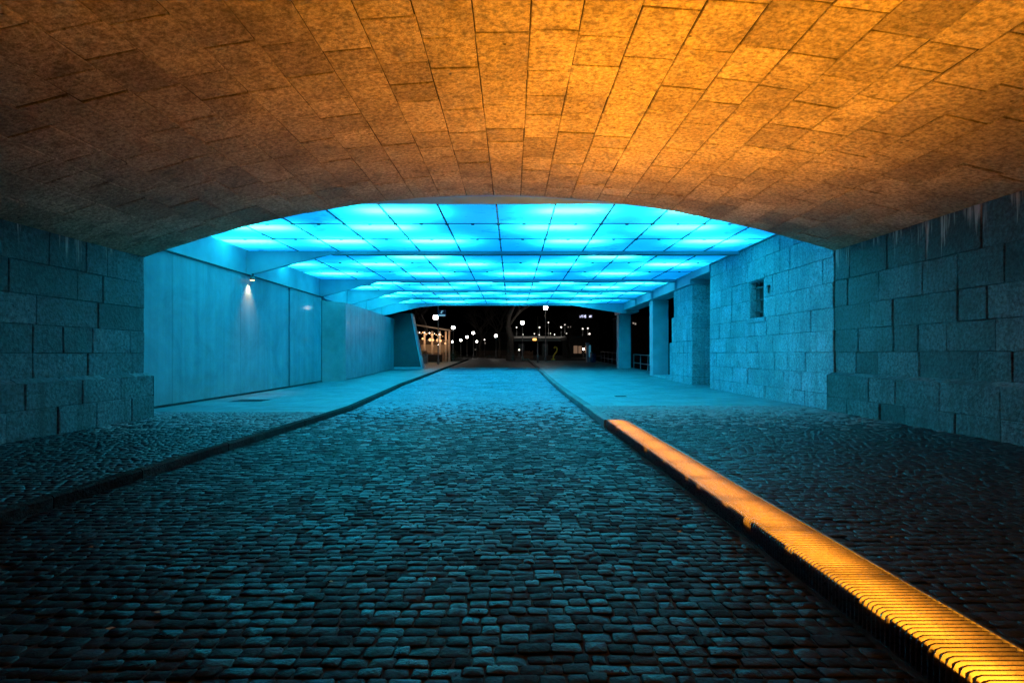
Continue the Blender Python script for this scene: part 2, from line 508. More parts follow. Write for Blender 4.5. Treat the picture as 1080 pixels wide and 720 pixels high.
def abutment(x, side, courses, plinth, zt, ytop):
    ye = portal(x)
    mb = MB()
    wall_blocks(mb, x, side, Y_BACK, ye, courses, (0.55, 1.45))
    # solid core set just behind the block faces
    xa, xb = (x - 1.3, x - 0.026) if side > 0 else (x + 0.026, x + 1.3)
    mb.box(xa, xb, Y_BACK, ye - 0.006, -0.1, zt + 0.03, 1)
    w = obj('abutment_wall', mb, [M['wallstone'], M['mortar']], bridge)
    mb = MB()
    xp = x + side * 0.14
    wall_blocks(mb, xp, side, Y_BACK, ye + 0.1, plinth, (0.7, 1.3))
    z1 = plinth[-1]
    # splayed top, end return and core
    y = Y_BACK
    while y < ye + 0.1:
        y2 = min(ye + 0.1, y + random.uniform(0.8, 1.3))
        if ye + 0.1 - y2 < 0.4: y2 = ye + 0.1
        P = [Vector((xp, y, z1)), Vector((xp, y2, z1)), Vector((x, y2, z1 + 0.07)), Vector((x, y, z1 + 0.07))]
        if side < 0: P = [P[1], P[0], P[3], P[2]]
        block(mb, P, Vector((side * 0.45, 0, 0.9)), 0.006, 0.01, rtone())
        y = y2
    xa, xb = (x, xp - 0.026) if side > 0 else (xp + 0.026, x)
    mb.box(xa, xb, Y_BACK, ye + 0.088, -0.1, z1 - 0.01, 1)
    e = ye + 0.1
    P = [Vector((xp, e, -0.1)), Vector((x - side * 0.3, e, -0.1)), Vector((x - side * 0.3, e, z1)), Vector((xp, e, z1))]
    block(mb, P, Vector((0, 1, 0)), 0.006, 0.01, 0.5)
    p = obj('plinth', mb, [M['wallstone'], M['mortar']], bridge)
    p.parent = w; p.matrix_parent_inverse = w.matrix_world.inverted()
    return w
bpy.context.view_layer.update()
CL = [0.05, 0.58, 1.02, 1.51, 1.99, 2.49, 3.03, ZL + 0.02]
CR = [0.05, 0.46, 0.98, 1.54, 2.07, 2.63, 3.27, ZR + 0.02]
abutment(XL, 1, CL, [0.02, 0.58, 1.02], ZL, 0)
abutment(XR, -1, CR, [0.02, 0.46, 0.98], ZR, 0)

# ------------------------------------------------------------------ stone wall with barred window, right of the road
ZC = 5.05                                   # underside of the light ceiling
XW = 7.86
wall = thing('stone_wall', 'pale granite block wall with a small barred window beside the pavement', 'wall', (XW, 18, 0.1))
CW = [0.0, 0.50, 1.02, 1.54, 2.07, 2.63, 3.25, 3.88, 4.53, 5.02]
WY0, WY1, WZ0, WZ1 = 17.75, 18.85, 2.63, 3.88
YN0, YN1, YP1 = 22.6, 24.85, 28.0           # niche, pier beyond it
mb = MB()
y0w = portal(XW) + 0.02
def cutsw(ci):
    return (WY0, WY1) if CW[ci] >= WZ0 - 0.01 and CW[ci + 1] <= WZ1 + 0.01 else ()
wall_blocks(mb, XW, -1, y0w, YN0, CW, (0.5, 1.25), lambda y, z: WY0 < y < WY1 and WZ0 < z < WZ1, cuts=cutsw)
# core with the window hole left open
xa, xb = XW + 0.026, XW + 1.2
mb.box(xa, xb, y0w, WY0, -0.1, 5.0, 1); mb.box(xa, xb, WY1, YN0 - 0.012, -0.1, 5.0, 1)
mb.box(xa, xb, WY0, WY1, -0.1, WZ0, 1); mb.box(xa, xb, WY0, WY1, WZ1, 5.0, 1)
# corner return of the niche (faces +y, seen from beyond) and the niche's far jamb, faces -y
def yface(mb, y, side, x0, x1, courses, lens):
    nrm = Vector((0, side, 0))
    for ci in range(len(courses) - 1):
        x = x0
        while x < x1 - 0.01:
            x2 = x + random.uniform(*lens)
            if x1 - x2 < 0.3: x2 = x1
            P = [Vector((x, y, courses[ci])), Vector((x2, y, courses[ci])), Vector((x2, y, courses[ci + 1])), Vector((x, y, courses[ci + 1]))]
            if side > 0: P = [P[1], P[0], P[3], P[2]]
            block(mb, P, nrm, 0.010, 0.022, rtone())
            x = x2
yface(mb, YN0, 1, XW, XW + 1.2, CW, (0.6, 1.2))
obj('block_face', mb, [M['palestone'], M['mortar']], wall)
# pier beyond the niche: chamfered head
mb = MB()
wall_blocks(mb, XW, -1, YN1, YP1, CW[:7], (0.7, 1.4))
CP = CW[:7]
yface(mb, YN1, -1, XW, XW + 1.2, CW[:9], (0.6, 1.2))
yface(mb, YP1, 1, XW, XW + 1.2, CW[:7], (0.6, 1.2))
# upper stones step back towards the beam (corbelled head)
wall_blocks(mb, XW, -1, YN1, YP1 - 0.35, CW[6:9], (0.7, 1.4))
mb.box(XW + 0.026, XW + 1.2, YN1 + 0.019, YP1 - 0.019, -0.1, 3.24, 1)
mb.box(XW + 0.026, XW + 1.2, YN1 + 0.019, YP1 - 0.4, 3.2, 4.44, 1)
yface(mb, YP1 - 0.36, 1, XW, XW + 1.2, CW[6:9], (0.6, 1.2))
obj('end_pier', mb, [M['palestone'], M['mortar']], wall)
# recess back wall of the niche with a plain door leaf
mb = MB(); mb.box(XW + 1.0, XW + 1.15, YN0 + 0.01, YN1 - 0.01, 0.0, 4.9, 0, 0.3)
obj('niche_back', mb, M['wallstone'], wall)
# window: jamb lining, sill, dark pane, bars
win = obj('window', MB().box(XW + 0.34, XW + 0.37, WY0 + 0.01, WY1 - 0.01, WZ0 + 0.01, WZ1 - 0.01), M['black'], wall)
mb = MB()
for a, b in ((WY0, WY0 + 0.05), (WY1 - 0.05, WY1)): mb.box(XW + 0.015, XW + 0.33, a, b, WZ0, WZ1, 0, 0.55)
mb.box(XW + 0.015, XW + 0.33, WY0 + 0.05, WY1 - 0.05, WZ1 - 0.05, WZ1, 0, 0.55)
f = obj('window_frame', mb, M['palestone'], wall); f.parent = win; f.matrix_parent_inverse = win.matrix_world.inverted()
mb = MB().box(XW - 0.04, XW + 0.33, WY0 - 0.1, WY1 + 0.12, WZ0 - 0.13, WZ0 + 0.02, 0, 0.8, 0.015)
f = obj('sill', mb, M['palestone'], wall); f.parent = win
mb = MB().box(XW - 0.03, XW + 0.2, WY0 - 0.08, WY1 + 0.14, WZ1 - 0.02, WZ1 + 0.12, 0, 0.6, 0.015)
f = obj('lintel', mb, M['palestone'], wall); f.parent = win
mb = MB()
for k in range(4):
    yy = WY0 + 0.05 + (WY1 - WY0 - 0.1) * (k + 0.5) / 4
    mb.tube([(XW + 0.18, yy, WZ0), (XW + 0.18, yy, WZ1)], 0.014, 8)
for k in range(3):
    zz = WZ0 + (WZ1 - WZ0) * (k + 0.6) / 3.2
    mb.box(XW + 0.165, XW + 0.195, WY0, WY1, zz - 0.02, zz + 0.02)
f = obj('bars', mb, M['steel_dark'], wall); f.parent = win
# small iron fitting beside the window
mb = MB().tube([(XW - 0.07, 17.35, 3.55), (XW + 0.03, 17.35, 3.55)], 0.05, 10).box(XW - 0.06, XW - 0.02, 17.33, 17.37, 3.35, 3.55)
obj('wall_hook', mb, M['steel_dark'], wall)
# low granite block in the gap between the pier and the first column
mb = MB().box(XW + 0.15, XW + 1.1, 28.06, 32.2, 0.1, 0.33, 0, 0.5, 0.02)
tag(obj('low_kerb_block', mb, M['palestone']), 'low pale granite block at floor level between wall pier and nearest column', 'stone block')
mb = MB().box(8.75, 9.0, 28.06, 31.6, 0.33, 2.1, 0, 0.5, 0.01)
tag(obj('parapet_wall', mb, M['palestone']), 'short pale parapet standing in the dark gap beside the nearest column', 'wall')

# ------------------------------------------------------------------ canopy with the light ceiling
can = thing('canopy', 'flat canopy with a glowing cyan ceiling of opal glass panels over the road', 'canopy', (0, 26, 5.0))
YB = [19.6, 27.0, 31.5, 35.7, 39.8]
ROWS = [13.5, 15.5, 17.55, 19.6, 22.07, 24.53, 27.0, 29.25, 31.5, 33.6, 35.7, 37.75, 39.8]
COLX = [-9.1] + [-0.37 + 1.4 * k for k in range(-5, 6)] + [7.80]
rest = MB(); count = 0
for ri in range(len(ROWS) - 1):
    for ci in range(len(COLX) - 1):
        xa, xb = COLX[ci] + 0.012, COLX[ci + 1] - 0.012
        ya = yb = ROWS[ri] + 0.012
        if ri == 0:
            ya = max(13.5, portal(xa) + 0.07); yb = max(13.5, portal(xb) + 0.07)
        y1 = ROWS[ri + 1] - 0.012
        dz = random.uniform(-0.004, 0.004)
        V = [(xa, ya, ZC + dz), (xb, yb, ZC + dz), (xb, y1, ZC - dz), (xa, y1, ZC - dz)]
        t = random.random()
        if count < 100:
            obj('light_panel', MB().add(V, [(0, 3, 2, 1)], 0, t), M['opal'], can)
        else:
            rest.add(V, [(0, 3, 2, 1)], 0, t)
        count += 1
o = obj('light_panel', rest, M['opal'], can); o['kind'] = 'stuff'
o['label'] = 'far rows of glowing cyan ceiling panels'
# joint profiles and point clamps
mb = MB()
for x in COLX[1:-1]:
    mb.box(x - 0.022, x + 0.022, max(13.5, portal(x) + 0.07), 39.8, ZC - 0.022, ZC - 0.006)
for ri, y in enumerate(ROWS[1:-1]):
    if y in YB: continue
    for ci in range(len(COLX) - 1):
        mb.box(COLX[ci] + 0.023, COLX[ci + 1] - 0.023, y - 0.015, y + 0.015, ZC - 0.018, ZC - 0.006)
obj('joint_profile', mb, M['steel_dark'], can)
mb = MB()
for ri, y in enumerate(ROWS[1:-1]):
    for ci in range(len(COLX) - 1):
        xs_ = [COLX[ci + 1], (COLX[ci] + COLX[ci + 1]) / 2] if ci < len(COLX) - 2 else [(COLX[ci] + COLX[ci + 1]) / 2]
        for x in xs_:
            if y in YB: continue
            mb.lathe([(0.045, 0), (0.05, 0.006), (0.05, 0.018)], (x, y, ZC - 0.042), 8)
    for x in COLX[1:-1]:
        for dy in (0.7, 1.4):
            mb.lathe([(0.03, 0), (0.032, 0.012)], (x, y - dy, ZC - 0.036), 8)
obj('panel_clamp', mb, M['steel_dark'], can)['kind'] = 'stuff'
# bright aluminium cover strips on the two middle joints
alu = simple('bright_aluminium', (0.85, 0.86, 0.86), 0.22, 0.6, 0.1, 9)
for x in (COLX[6], COLX[7]):
    y = 13.6
    while y < 39.0:
        L = random.uniform(0.5, 1.4)
        if not any(abs(y + L / 2 - b) < L / 2 + 0.15 for b in YB):
            obj('cover_strip', MB().box(x - 0.02, x + 0.02, y, y + L, ZC - 0.034, ZC - 0.023), alu, can)
        y += L + random.uniform(0.03, 0.12)
# cross beams with deep brackets at the left end and a shallow one at the right end of the last
for i, y in enumerate(YB):
    w = 0.16
    last = i == len(YB) - 1
    drop = 0.14
    mb = MB()
    if not last:
        poly = [(-9.1, ZC - 0.03), (7.8, ZC - 0.03), (7.8, ZC - drop), (-6.3, ZC - drop), (-9.0, ZC - 0.84), (-9.1, ZC - 0.84)]
    else:
        poly = [(-9.1, ZC - 0.03), (7.8, ZC - 0.03), (8.0, ZC - 0.72), (7.3, ZC - 0.66), (4.2, ZC - drop - 0.03), (-5.0, ZC - drop - 0.03),
                (-6.4, ZC - 0.28), (-8.6, ZC - 0.80), (-9.1, ZC - 0.88)]
    mb.prism(poly, 'y', y - w / 2, y + w / 2)
    b = obj('cross_beam', mb, M['beam'], can)
    mb = MB().box(-6.2 if not last else -4.9, 7.75 if not last else 4.1, y - 0.14, y + 0.14, ZC - drop - 0.015 - (0.03 if last else 0), ZC - drop - 0.002 - (0.03 if last else 0))
    fl = obj('flange', mb, M['flange'], can); fl.parent = b; fl.matrix_parent_inverse = b.matrix_world.inverted()
# side fascias
ys = [12.6] + YB
mb = MB()
for a, b in zip(ys[:-1], ys[1:]):
    mb.box(-9.35, -9.1, a + (0.0 if a == 12.6 else 0.1), b - 0.1, ZC - 0.88, ZC + 0.02)
obj('side_fascia', mb, M['beam'], can)
mb = MB()
mb.box(7.80, 8.0, portal(8.0) + 0.1, 22.49, ZC - 0.02, ZC + 0.3)
mb.box(7.80, 8.75, 24.9, 40.0, ZC - 0.50, ZC + 0.03); mb.box(7.805, 8.75, 22.5, 24.897, ZC - 0.30, ZC + 0.028)
mb.box(7.76, 7.797, 24.95, 39.7, ZC - 0.06, ZC - 0.03)
obj('side_fascia', mb, M['beam'], can)
# niche soffit and stiffener plates on the right fascia
for y in YB[1:-1]: obj('stiffener', MB().box(7.70, 7.797, y - 0.05, y + 0.05, ZC - 0.48, ZC - 0.145), M['beam'], can)
# front trim under the crown of the arch
mb = MB()
V = []; Fc = []
for i in range(25):
    x = -4.2 + 8.0 * i / 24
    V += [(x, portal(x) + 0.02, max(ZC + 0.02, archz(x) - 0.01)), (x, max(13.5, portal(x) + 0.07), ZC - 0.005)]
for i in range(24): Fc.append((2 * i, 2 * i + 1, 2 * i + 3, 2 * i + 2))
mb.add(V, Fc)
obj('front_trim', mb, M['beam'], can)
# roof over the tubes
mb = MB().box(-9.4, 8.1, 14.0, 40.0, ZC + 0.75, ZC + 0.95)
mb.box(-9.4, 8.1, 39.9, 40.05, ZC - 0.03, ZC + 0.75); mb.box(-9.4, -9.2, 14.0, 39.85, ZC + 0.05, ZC + 0.74); mb.box(7.9, 8.1, 14.2, 39.85, ZC + 0.35, ZC + 0.74)
mb.box(-9.4, 8.1, 13.9, 14.0, ZC + 0.6, ZC + 0.95)
obj('roof', mb, M['roofing'], can)
# columns on the right
for (ya, yb) in ((32.35, 33.1), (42.6, 43.5)):
    mb = MB().box(8.0, 8.9, ya, yb, g(ya) - 0.1, ZC - 0.51, 0, 0.5, 0.02)
    c = obj('column', mb, M['beam'], can)
mb = MB().box(7.86, 8.9, 39.9, 43.6, ZC - 0.62, ZC - 0.02)
obj('end_beam', mb, M['beam'], can)
# leaning end pier on the left
mb = MB()
zb = g(41.5) + PAV
V = []
for (ya, sh) in ((41.4, 0), (42.3, 0.0)):
    V += [(-10.2, ya, zb - 0.1), (-6.62, ya, zb - 0.1), (-6.62, ya, zb + 0.12), (-7.38, ya, ZC - 0.60), (-10.2, ya, ZC - 0.60)]
mb.add(V, [(0, 1, 2, 3, 4), (9, 8, 7, 6, 5), (0, 5, 6, 1), (1, 6, 7, 2), (2, 7, 8, 3), (3, 8, 9, 4)])
pier = obj('leaning_pier', mb, simple('dark_pier_paint', (0.015, 0.034, 0.042), 0.6, 0, 0.15, 2, 0, 0.2), can)
mb = MB()
mb.add([(-6.60, 41.36, zb), (-6.50, 41.36, zb), (-7.28, 41.36, ZC - 0.62), (-7.37, 41.36, ZC - 0.62),
        (-6.60, 42.3, zb), (-6.50, 42.3, zb), (-7.28, 42.3, ZC - 0.62), (-7.37, 42.3, ZC - 0.62)],
       [(0, 1, 2, 3), (7, 6, 5, 4), (1, 5, 6, 2), (0, 3, 7, 4)])
f = obj('edge_trim', mb, M['beam'], can); f.parent = pier
mb = MB().box(-10.2, -6.5, 41.22, 41.39, zb - 0.05, zb + 0.14)
f = obj('base_trim', mb, M['beam'], can); f.parent = pier

# tubes above the opal panels (the canopy's own lamps)
def area(name, loc, sx, sy, power, color, rot=(0, 0, 0), spread=180):
    L = bpy.data.lights.new(name, 'AREA'); L.shape = 'RECTANGLE'; L.size = sx; L.size_y = sy
    L.energy = power; L.color = color; L.spread = R(spread)
    o = bpy.data.objects.new(name, L); o.location = loc; o.rotation_euler = rot
    COL.objects.link(o); return o
TUBES = [(14.15, [-2.9, 1.5, 4.6]), (16.0, [-7.0, -3.7, 1.15, 4.75]), (17.95, [-8.2, -5.3, -2.5, 2.1, 6.4]),
         (22.6, [-8.6, -5.2, -1.8, 1.7, 6.3]), (25.2, [-7.7, -3.7, 0.3, 4.5]), (20.9, [-3.3, 3.6]),
         (28.6, [-6.4, -1.9, 2.4, 6.5]), (30.4, [-7.9, -3.8, 0.4, 4.8]), (33.0, [-6.2, -1.6, 2.8, 6.6]), (34.9, [-8, -3.5, 0.6, 4.6]),
         (37.0, [-6.5, -2, 2.2, 6.4]), (38.9, [-8, -4, 0.2, 4.4])]
TUBE_W = 178.0
tube_lights = []
for y, row in TUBES:
    for x in row:
        tube_lights.append(area('ceiling_tube', (x + random.uniform(-.12, .12), y, ZC + 0.32), 1.6, 0.30, TUBE_W * random.uniform(0.85, 1.15), (0.021, 0.79, 1.02)))

# ------------------------------------------------------------------ left wall of smooth panels
pw = thing('panel_wall', 'long smooth concrete panel wall along the left pavement, washed in blue', 'wall', (-9, 19, 0.1))
XP = -9.02
zt = ZC - 0.885
def wallpanel(ya, yb, name='panel'):
    mb = MB()
    za, zb_ = g(ya) + PAV + 0.07, g(yb) + PAV + 0.07
    V = [(XP, ya, za), (XP, yb, zb_), (XP, yb, zt), (XP, ya, zt), (XP - 0.2, ya, za), (XP - 0.2, yb, zb_), (XP - 0.2, yb, zt), (XP - 0.2, ya, zt)]
    mb.add(V, [(0, 3, 2, 1), (4, 5, 6, 7), (0, 1, 5, 4), (3, 7, 6, 2), (0, 4, 7, 3), (1, 2, 6, 5)])
    return obj(name, mb, M['panelwall'], pw)
for a, b in ((12.3, 15.1), (15.108, 18.9), (18.91, 22.95), (23.12, 26.9)): wallpanel(a, b)
mb = MB().box(XP - 0.25, XP - 0.21, 12.3, 28.0, 0.0, zt, 0)
mb.box(XP - 0.21, XP - 0.05, 12.3, 28.0, 0.0, PAV + 0.05)
obj('recess_backing', mb, M['black'], pw)
mb = MB().box(-9.3, -8.96, 12.4, 27.2, zt + 0.002, zt + 0.035)
obj('shadow_joint', mb, M['black'], pw)
# projecting sheet-clad box beyond it
bw = thing('sheet_clad_wall', 'projecting wall clad in pale vertical sheets beyond the panel wall', 'wall', (-8.3, 34, 0.1))
pts = [(-9.0, 26.95), (-8.22, 28.1), (-8.3, 33.0), (-8.55, 41.2)]
def strip(mb, p, q, z0a, z0b, z1a, z1b, th=0.1):
    d = Vector((q[0] - p[0], q[1] - p[1], 0)); nn = Vector((-d.y, d.x, 0)).normalized() * th
    V = [(p[0], p[1], z0a), (q[0], q[1], z0b), (q[0], q[1], z1b), (p[0], p[1], z1a)]
    V += [(v[0] + nn.x, v[1] + nn.y, v[2]) for v in V]
    mb.add(V, [(0, 3, 2, 1), (4, 5, 6, 7), (0, 1, 5, 4), (3, 7, 6, 2), (0, 4, 7, 3), (1, 2, 6, 5)], 0, random.random())
zt2 = 4.02
mb = MB(); strip(mb, pts[0], pts[1], 0.17, 0.18, zt2, zt2)
obj('glazed_end', mb, simple('dull_glass_panel', (0.20, 0.21, 0.215), 0.12, 0, 0.15, 2, 0, 0.6), bw)
for i in range(14):
    y0 = 28.1 + (41.2 - 28.1) * i / 14; y1 = 28.1 + (41.2 - 28.1) * (i + 1) / 14 - 0.015
    xf = lambda y: float(np.interp(y, [28.1, 33, 41.2], [-8.22, -8.3, -8.55]))
    mb = MB(); strip(mb, (xf(y0), y0), (xf(y1), y1), g(y0) + PAV + 0.05, g(y1) + PAV + 0.05, zt2, zt2)
    obj('cladding_sheet', mb, M['bumpwall'], bw)
mb = MB()
mb.add([(-9.6, 27.2, zt2 + 0.01), (-8.26, 28.15, zt2 + 0.01), (-8.35, 33, zt2 + 0.01), (-8.6, 41.2, zt2 + 0.01), (-9.6, 41.2, zt2 + 0.01)], [(0, 1, 2, 3, 4)])
mb.box(-9.6, -9.4, 27.0, 41.3, 0.0, ZC - 0.9)
obj('wall_top', mb, M['beam'], bw)
# spot lamp under the first bracket
lampw = thing('wall_lamp', 'small spotlight under the first beam bracket throwing warm light down the left wall', 'wall lamp', (-8.8, 19.55, 4.1))
mb = MB().lathe([(0.08, 0.0), (0.08, 0.05), (0.05, 0.12), (0.03, 0.14)], (-8.88, 19.45, 4.022), 14)
mb.box(-8.89, -8.83, 19.42, 19.48, 4.14, 4.24)
obj('housing', mb, M['steel_dark'], lampw)
obj('lens', MB().lathe([(0.075, 0.0), (0.075, -0.012), (0.05, -0.02)], (-8.88, 19.45, 4.02), 12), emit('lamp_lens', (1.0, 0.55, 0.28), 5), lampw)
L = bpy.data.lights.new('wall_spot', 'SPOT'); L.energy = 200; L.color = (1.0, 0.42, 0.20); L.spot_size = R(84); L.spot_blend = 0.9; L.shadow_soft_size = 0.03
o = bpy.data.objects.new('wall_spot', L); o.location = (-8.87, 19.45, 3.99); o.rotation_euler = (0, R(12), 0); COL.objects.link(o)

# ------------------------------------------------------------------ ground, setts, kerbs
def setts(mb_name, x0f, x1f, y0, y1, row, wlo, whi, zf, mat, ylod, label, lit_y0=11.0, lit_y1=16.0):
    V = []; Fc = []; T = []; SM = []
    nv = 0
    a8 = [(-1, -1), (1, -1), (1, 1), (-1, 1)]
    y = y0
    while y < y1:
        rh = row * random.uniform(0.86, 1.14) * (1 if y < 26 else 1.0)
        yc = y + rh / 2
        x = x0f(yc) - random.uniform(0, wlo); xe = x1f(yc)
        wob = random.uniform(0, 6.28)
        while x < xe:
            w = random.uniform(wlo, whi) * random.choice((0.78, 1, 1, 1, 1.12))
            xa, xb = max(x, x0f(yc)), min(x + w, xe)
            x += w
            if xb - xa < 0.045: continue
            near = y < ylod
            gap = random.uniform(0.0025, 0.0055)
            hw, hd = (xb - xa) / 2 - gap, rh / 2 - gap
            cx = (xa + xb) / 2
            wy = 0.02 * math.sin(cx * 1.7 + y * 0.35) + 0.012 * math.sin(cx * 4.1 + wob * 0.1)
            cy = yc + random.uniform(-0.006, 0.006) + wy
            zt_ = zf(yc) + random.gauss(0, 0.003)
            tx, ty = random.gauss(0, 0.022), random.gauss(0, 0.024)
            ch = min(hw, hd) * random.uniform(0.16, 0.36)
            ang = random.gauss(0, 0.035); ca, sa = math.cos(ang), math.sin(ang)
            ring = []
            for sx, sy in a8:
                jx, jy = random.uniform(-.006, .006), random.uniform(-.006, .006)
                p1 = (sx * (hw - ch) + jx, sy * hd + jy); p2 = (sx * hw + jx, sy * (hd - ch) + jy)
                ring += ([p2, p1] if sx * sy > 0 else [p1, p2]) if False else ([p1, p2] if (sx, sy) in ((1, -1), (-1, 1)) else [p2, p1])
            levels = ((0.90, 0.0), (0.97, -0.002), (1.0, -0.010)) if near else ((0.90, 0.0), (1.0, -0.012))
            b = nv
            for k, dz in levels:
                for px_, py_ in ring:
                    qx, qy = px_ * k, py_ * k
                    rx, ry = qx * ca - qy * sa, qx * sa + qy * ca
                    V.append((cx + rx, cy + ry, zt_ + dz + rx * tx + ry * ty))
            nv += 8 * len(levels)
            t = min(0.98, max(0, random.gauss(0.5, 0.22)))
            if random.random() < smooth((yc - lit_y0) / (lit_y1 - lit_y0)): t += 1.0  # paler setts towards the canopy: its stronger light put into their tone
            if near:
                V.append((cx, cy, zt_ + random.uniform(0.0, 0.005))); nv += 1
                ce = nv - 1
                for k in range(8):
                    Fc.append((ce, b + k, b + (k + 1) % 8)); T.append(t); SM.append(True)
            else:
                Fc.append(tuple(range(b, b + 8))); T.append(t); SM.append(True)
            for lv in range(len(levels) - 1):
                for k in range(8):
                    k2 = (k + 1) % 8
                    Fc.append((b + lv * 8 + k, b + lv * 8 + 8 + k, b + lv * 8 + 8 + k2, b + lv * 8 + k2)); T.append(t); SM.append(True)
        y += rh
    m = MB(); m.v = V; m.f = Fc; m.t = T; m.sm = SM; m.m = [0] * len(Fc)
    o = obj(mb_name, m, mat)
    return tag(o, label, 'paving', None, 'structure')

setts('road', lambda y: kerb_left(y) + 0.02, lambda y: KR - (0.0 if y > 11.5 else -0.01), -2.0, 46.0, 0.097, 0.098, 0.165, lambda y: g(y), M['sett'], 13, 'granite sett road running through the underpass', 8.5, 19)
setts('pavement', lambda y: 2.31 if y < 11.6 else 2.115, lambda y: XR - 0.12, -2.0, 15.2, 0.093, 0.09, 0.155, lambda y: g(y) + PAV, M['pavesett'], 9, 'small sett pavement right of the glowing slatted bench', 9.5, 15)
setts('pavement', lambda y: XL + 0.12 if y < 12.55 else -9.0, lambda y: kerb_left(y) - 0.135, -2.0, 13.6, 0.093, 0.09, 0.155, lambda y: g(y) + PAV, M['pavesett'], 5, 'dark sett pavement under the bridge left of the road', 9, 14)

def sheet(name, x0f, x1f, ys_, dz, mat, label, nx=1):
    mb = MB(); V = []; Fc = []
    for y in ys_:
        for i in range(nx + 1):
            x = x0f(y) + (x1f(y) - x0f(y)) * i / nx
            V.append((x, y, g(y) + dz))
    for j in range(len(ys_) - 1):
        for i in range(nx):
            a = j * (nx + 1) + i; Fc.append((a, a + 1, a + nx + 2, a + nx + 1))
    mb.add(V, Fc)
    return tag(obj(name, mb, mat), label, 'ground', None, 'structure')
yy = list(np.arange(-10, 46.6, 0.5))
sheet('road_base', lambda y: kerb_left(y) - 0.15, lambda y: 2.3, yy, -0.009, M['joint'], 'dark sand joints between the road setts')
sheet('pavement_base', lambda y: 2.29 if y < 11.4 else 2.1, lambda y: XR, list(np.arange(-10, 15.3, 0.5)), PAV - 0.009, M['joint'], 'dark sand joints between the setts of the right pavement')
sheet('pavement_base', lambda y: XL if y < 12.3 else -9.1, lambda y: kerb_left(y) - 0.1, list(np.arange(-10, 13.7, 0.5)), PAV - 0.009, M['joint'], 'dark sand joints between the setts of the left pavement')
sheet('pavement', lambda y: 2.10, lambda y: XW + 0.3 if y < 22.6 else 9.3, [15.2 + 0.6 * i for i in range(80)], PAV, M['slab'], 'smooth slab pavement right of the road under the canopy')
sheet('pavement', lambda y: -9.4, lambda y: kerb_left(y) - 0.15, [13.6 + 0.6 * i for i in range(46)] + [41.5, 43, 46, 50, 60], PAV, M['slab'], 'smooth slab pavement along the left panel wall')
far = [46.0 + 2 * i for i in range(30)] + [110, 130, 150]
sheet('road', lambda y: kerb_left(y), lambda y: KR, far, 0.0, M['asphalt'], 'dark asphalt road beyond the canopy')
sheet('ground', lambda y: -90, lambda y: 9.35 if y < 75 else 9.35 + (y - 75) * 0.2, [-12, 10, 18, 24, 30, 40, 50, 60, 75, 90, 105, 135, 200, 300], -0.04, M['soil'], 'dark ground beyond the underpass')
wm = N('water'); wm.bsdf((0.004, 0.006, 0.008), 0.12, wm.bump(wm.noise(1.5, 3), 0.3, 0.1)); M['water'] = wm.m
mb = MB().add([(9.3, -12, -1.6), (600, -12, -1.6), (600, 900, -1.6), (9.3, 900, -1.6)], [(0, 1, 2, 3)])
mb.add([(-600, 290, -1.6), (9.2, 290, -1.6), (9.2, 900, -1.6), (-600, 900, -1.6)], [(0, 1, 2, 3)])
tag(obj('water', mb, M['water']), 'black night water beside the quay', 'water', None, 'structure')
mb = MB().box(9.3, 9.6, -12, 80, -2, 0.0)
tag(obj('quay_edge', mb, M['kerb']), 'stone quay edge below the railing', 'quay', None, 'structure')

# kerbs
def kerb(path, w, name, label, y0, y1, top, mat):
    mb = MB(); y = y0
    while y < y1:
        L = random.uniform(0.9, 1.3); y2 = min(y1, y + L)
        xa, xb = path(y), path(y2)
        za, zb_ = g(y) + top, g(y2) + top
        j = random.uniform(-0.006, 0.006); e = 0.006
        b = 0.02
        A = [(xa + j, y + e, -0.15), (xa + w + j, y + e, -0.15), (xa + w + j, y + e, za - b), (xa + w - b + j, y + e, za), (xa + b + j, y + e, za), (xa + j, y + e, za - b)]
        B = [(xb + j, y2 - e, -0.15), (xb + w + j, y2 - e, -0.15), (xb + w + j, y2 - e, zb_ - b), (xb + w - b + j, y2 - e, zb_), (xb + b + j, y2 - e, zb_), (xb + j, y2 - e, zb_ - b)]
        Fc = [tuple(range(6)), tuple(range(11, 5, -1))] + [(i, i + 6, (i + 1) % 6 + 6, (i + 1) % 6) for i in range(6)]
        mb.add(A + B, Fc, 0, rtone())
        y = y2
    return tag(obj(name, mb, mat), label, 'kerb', None, 'structure')
kerb(lambda y: kerb_left(y) - 0.13, 0.14, 'kerb', 'granite kerb along the left pavement', -3, 70, PAV + 0.006, M['kerb_dark'])
kerb(lambda y: KR, 0.22, 'kerb', 'pale granite kerb continuing the line of the glowing bench', 11.62, 70, PAV + 0.05, M['kerb'])

# iron covers
def cover(x, y, w, d, label):
    z = g(y) + PAV
    t = thing('access_cover', label, 'access cover', (x, y, z), 'iron covers in the pavement')
    obj('rim', MB().box(x - w/2 - .03, x + w/2 + .03, y - d/2 - .03, y + d/2 + .03, z - .02, z + 0.004), M['galv'], t)
    mb = MB().box(x - w/2, x + w/2, y - d/2, y + d/2, z - .01, z + 0.008)
    for i in range(8): mb.box(x - w/2 + .03, x + w/2 - .03, y - d/2 + d * (i + .25) / 8, y - d/2 + d * (i + .6) / 8, z + .0085, z + .012)
    obj('cover_plate', mb, M['steel_dark'], t)
cover(-7.75, 16.9, 0.95, 0.75, 'dark iron cover in the pavement beside the left panel wall')
cover(3.55, 18.6, 0.4, 0.35, 'small iron cover in the right pavement facing the barred window')

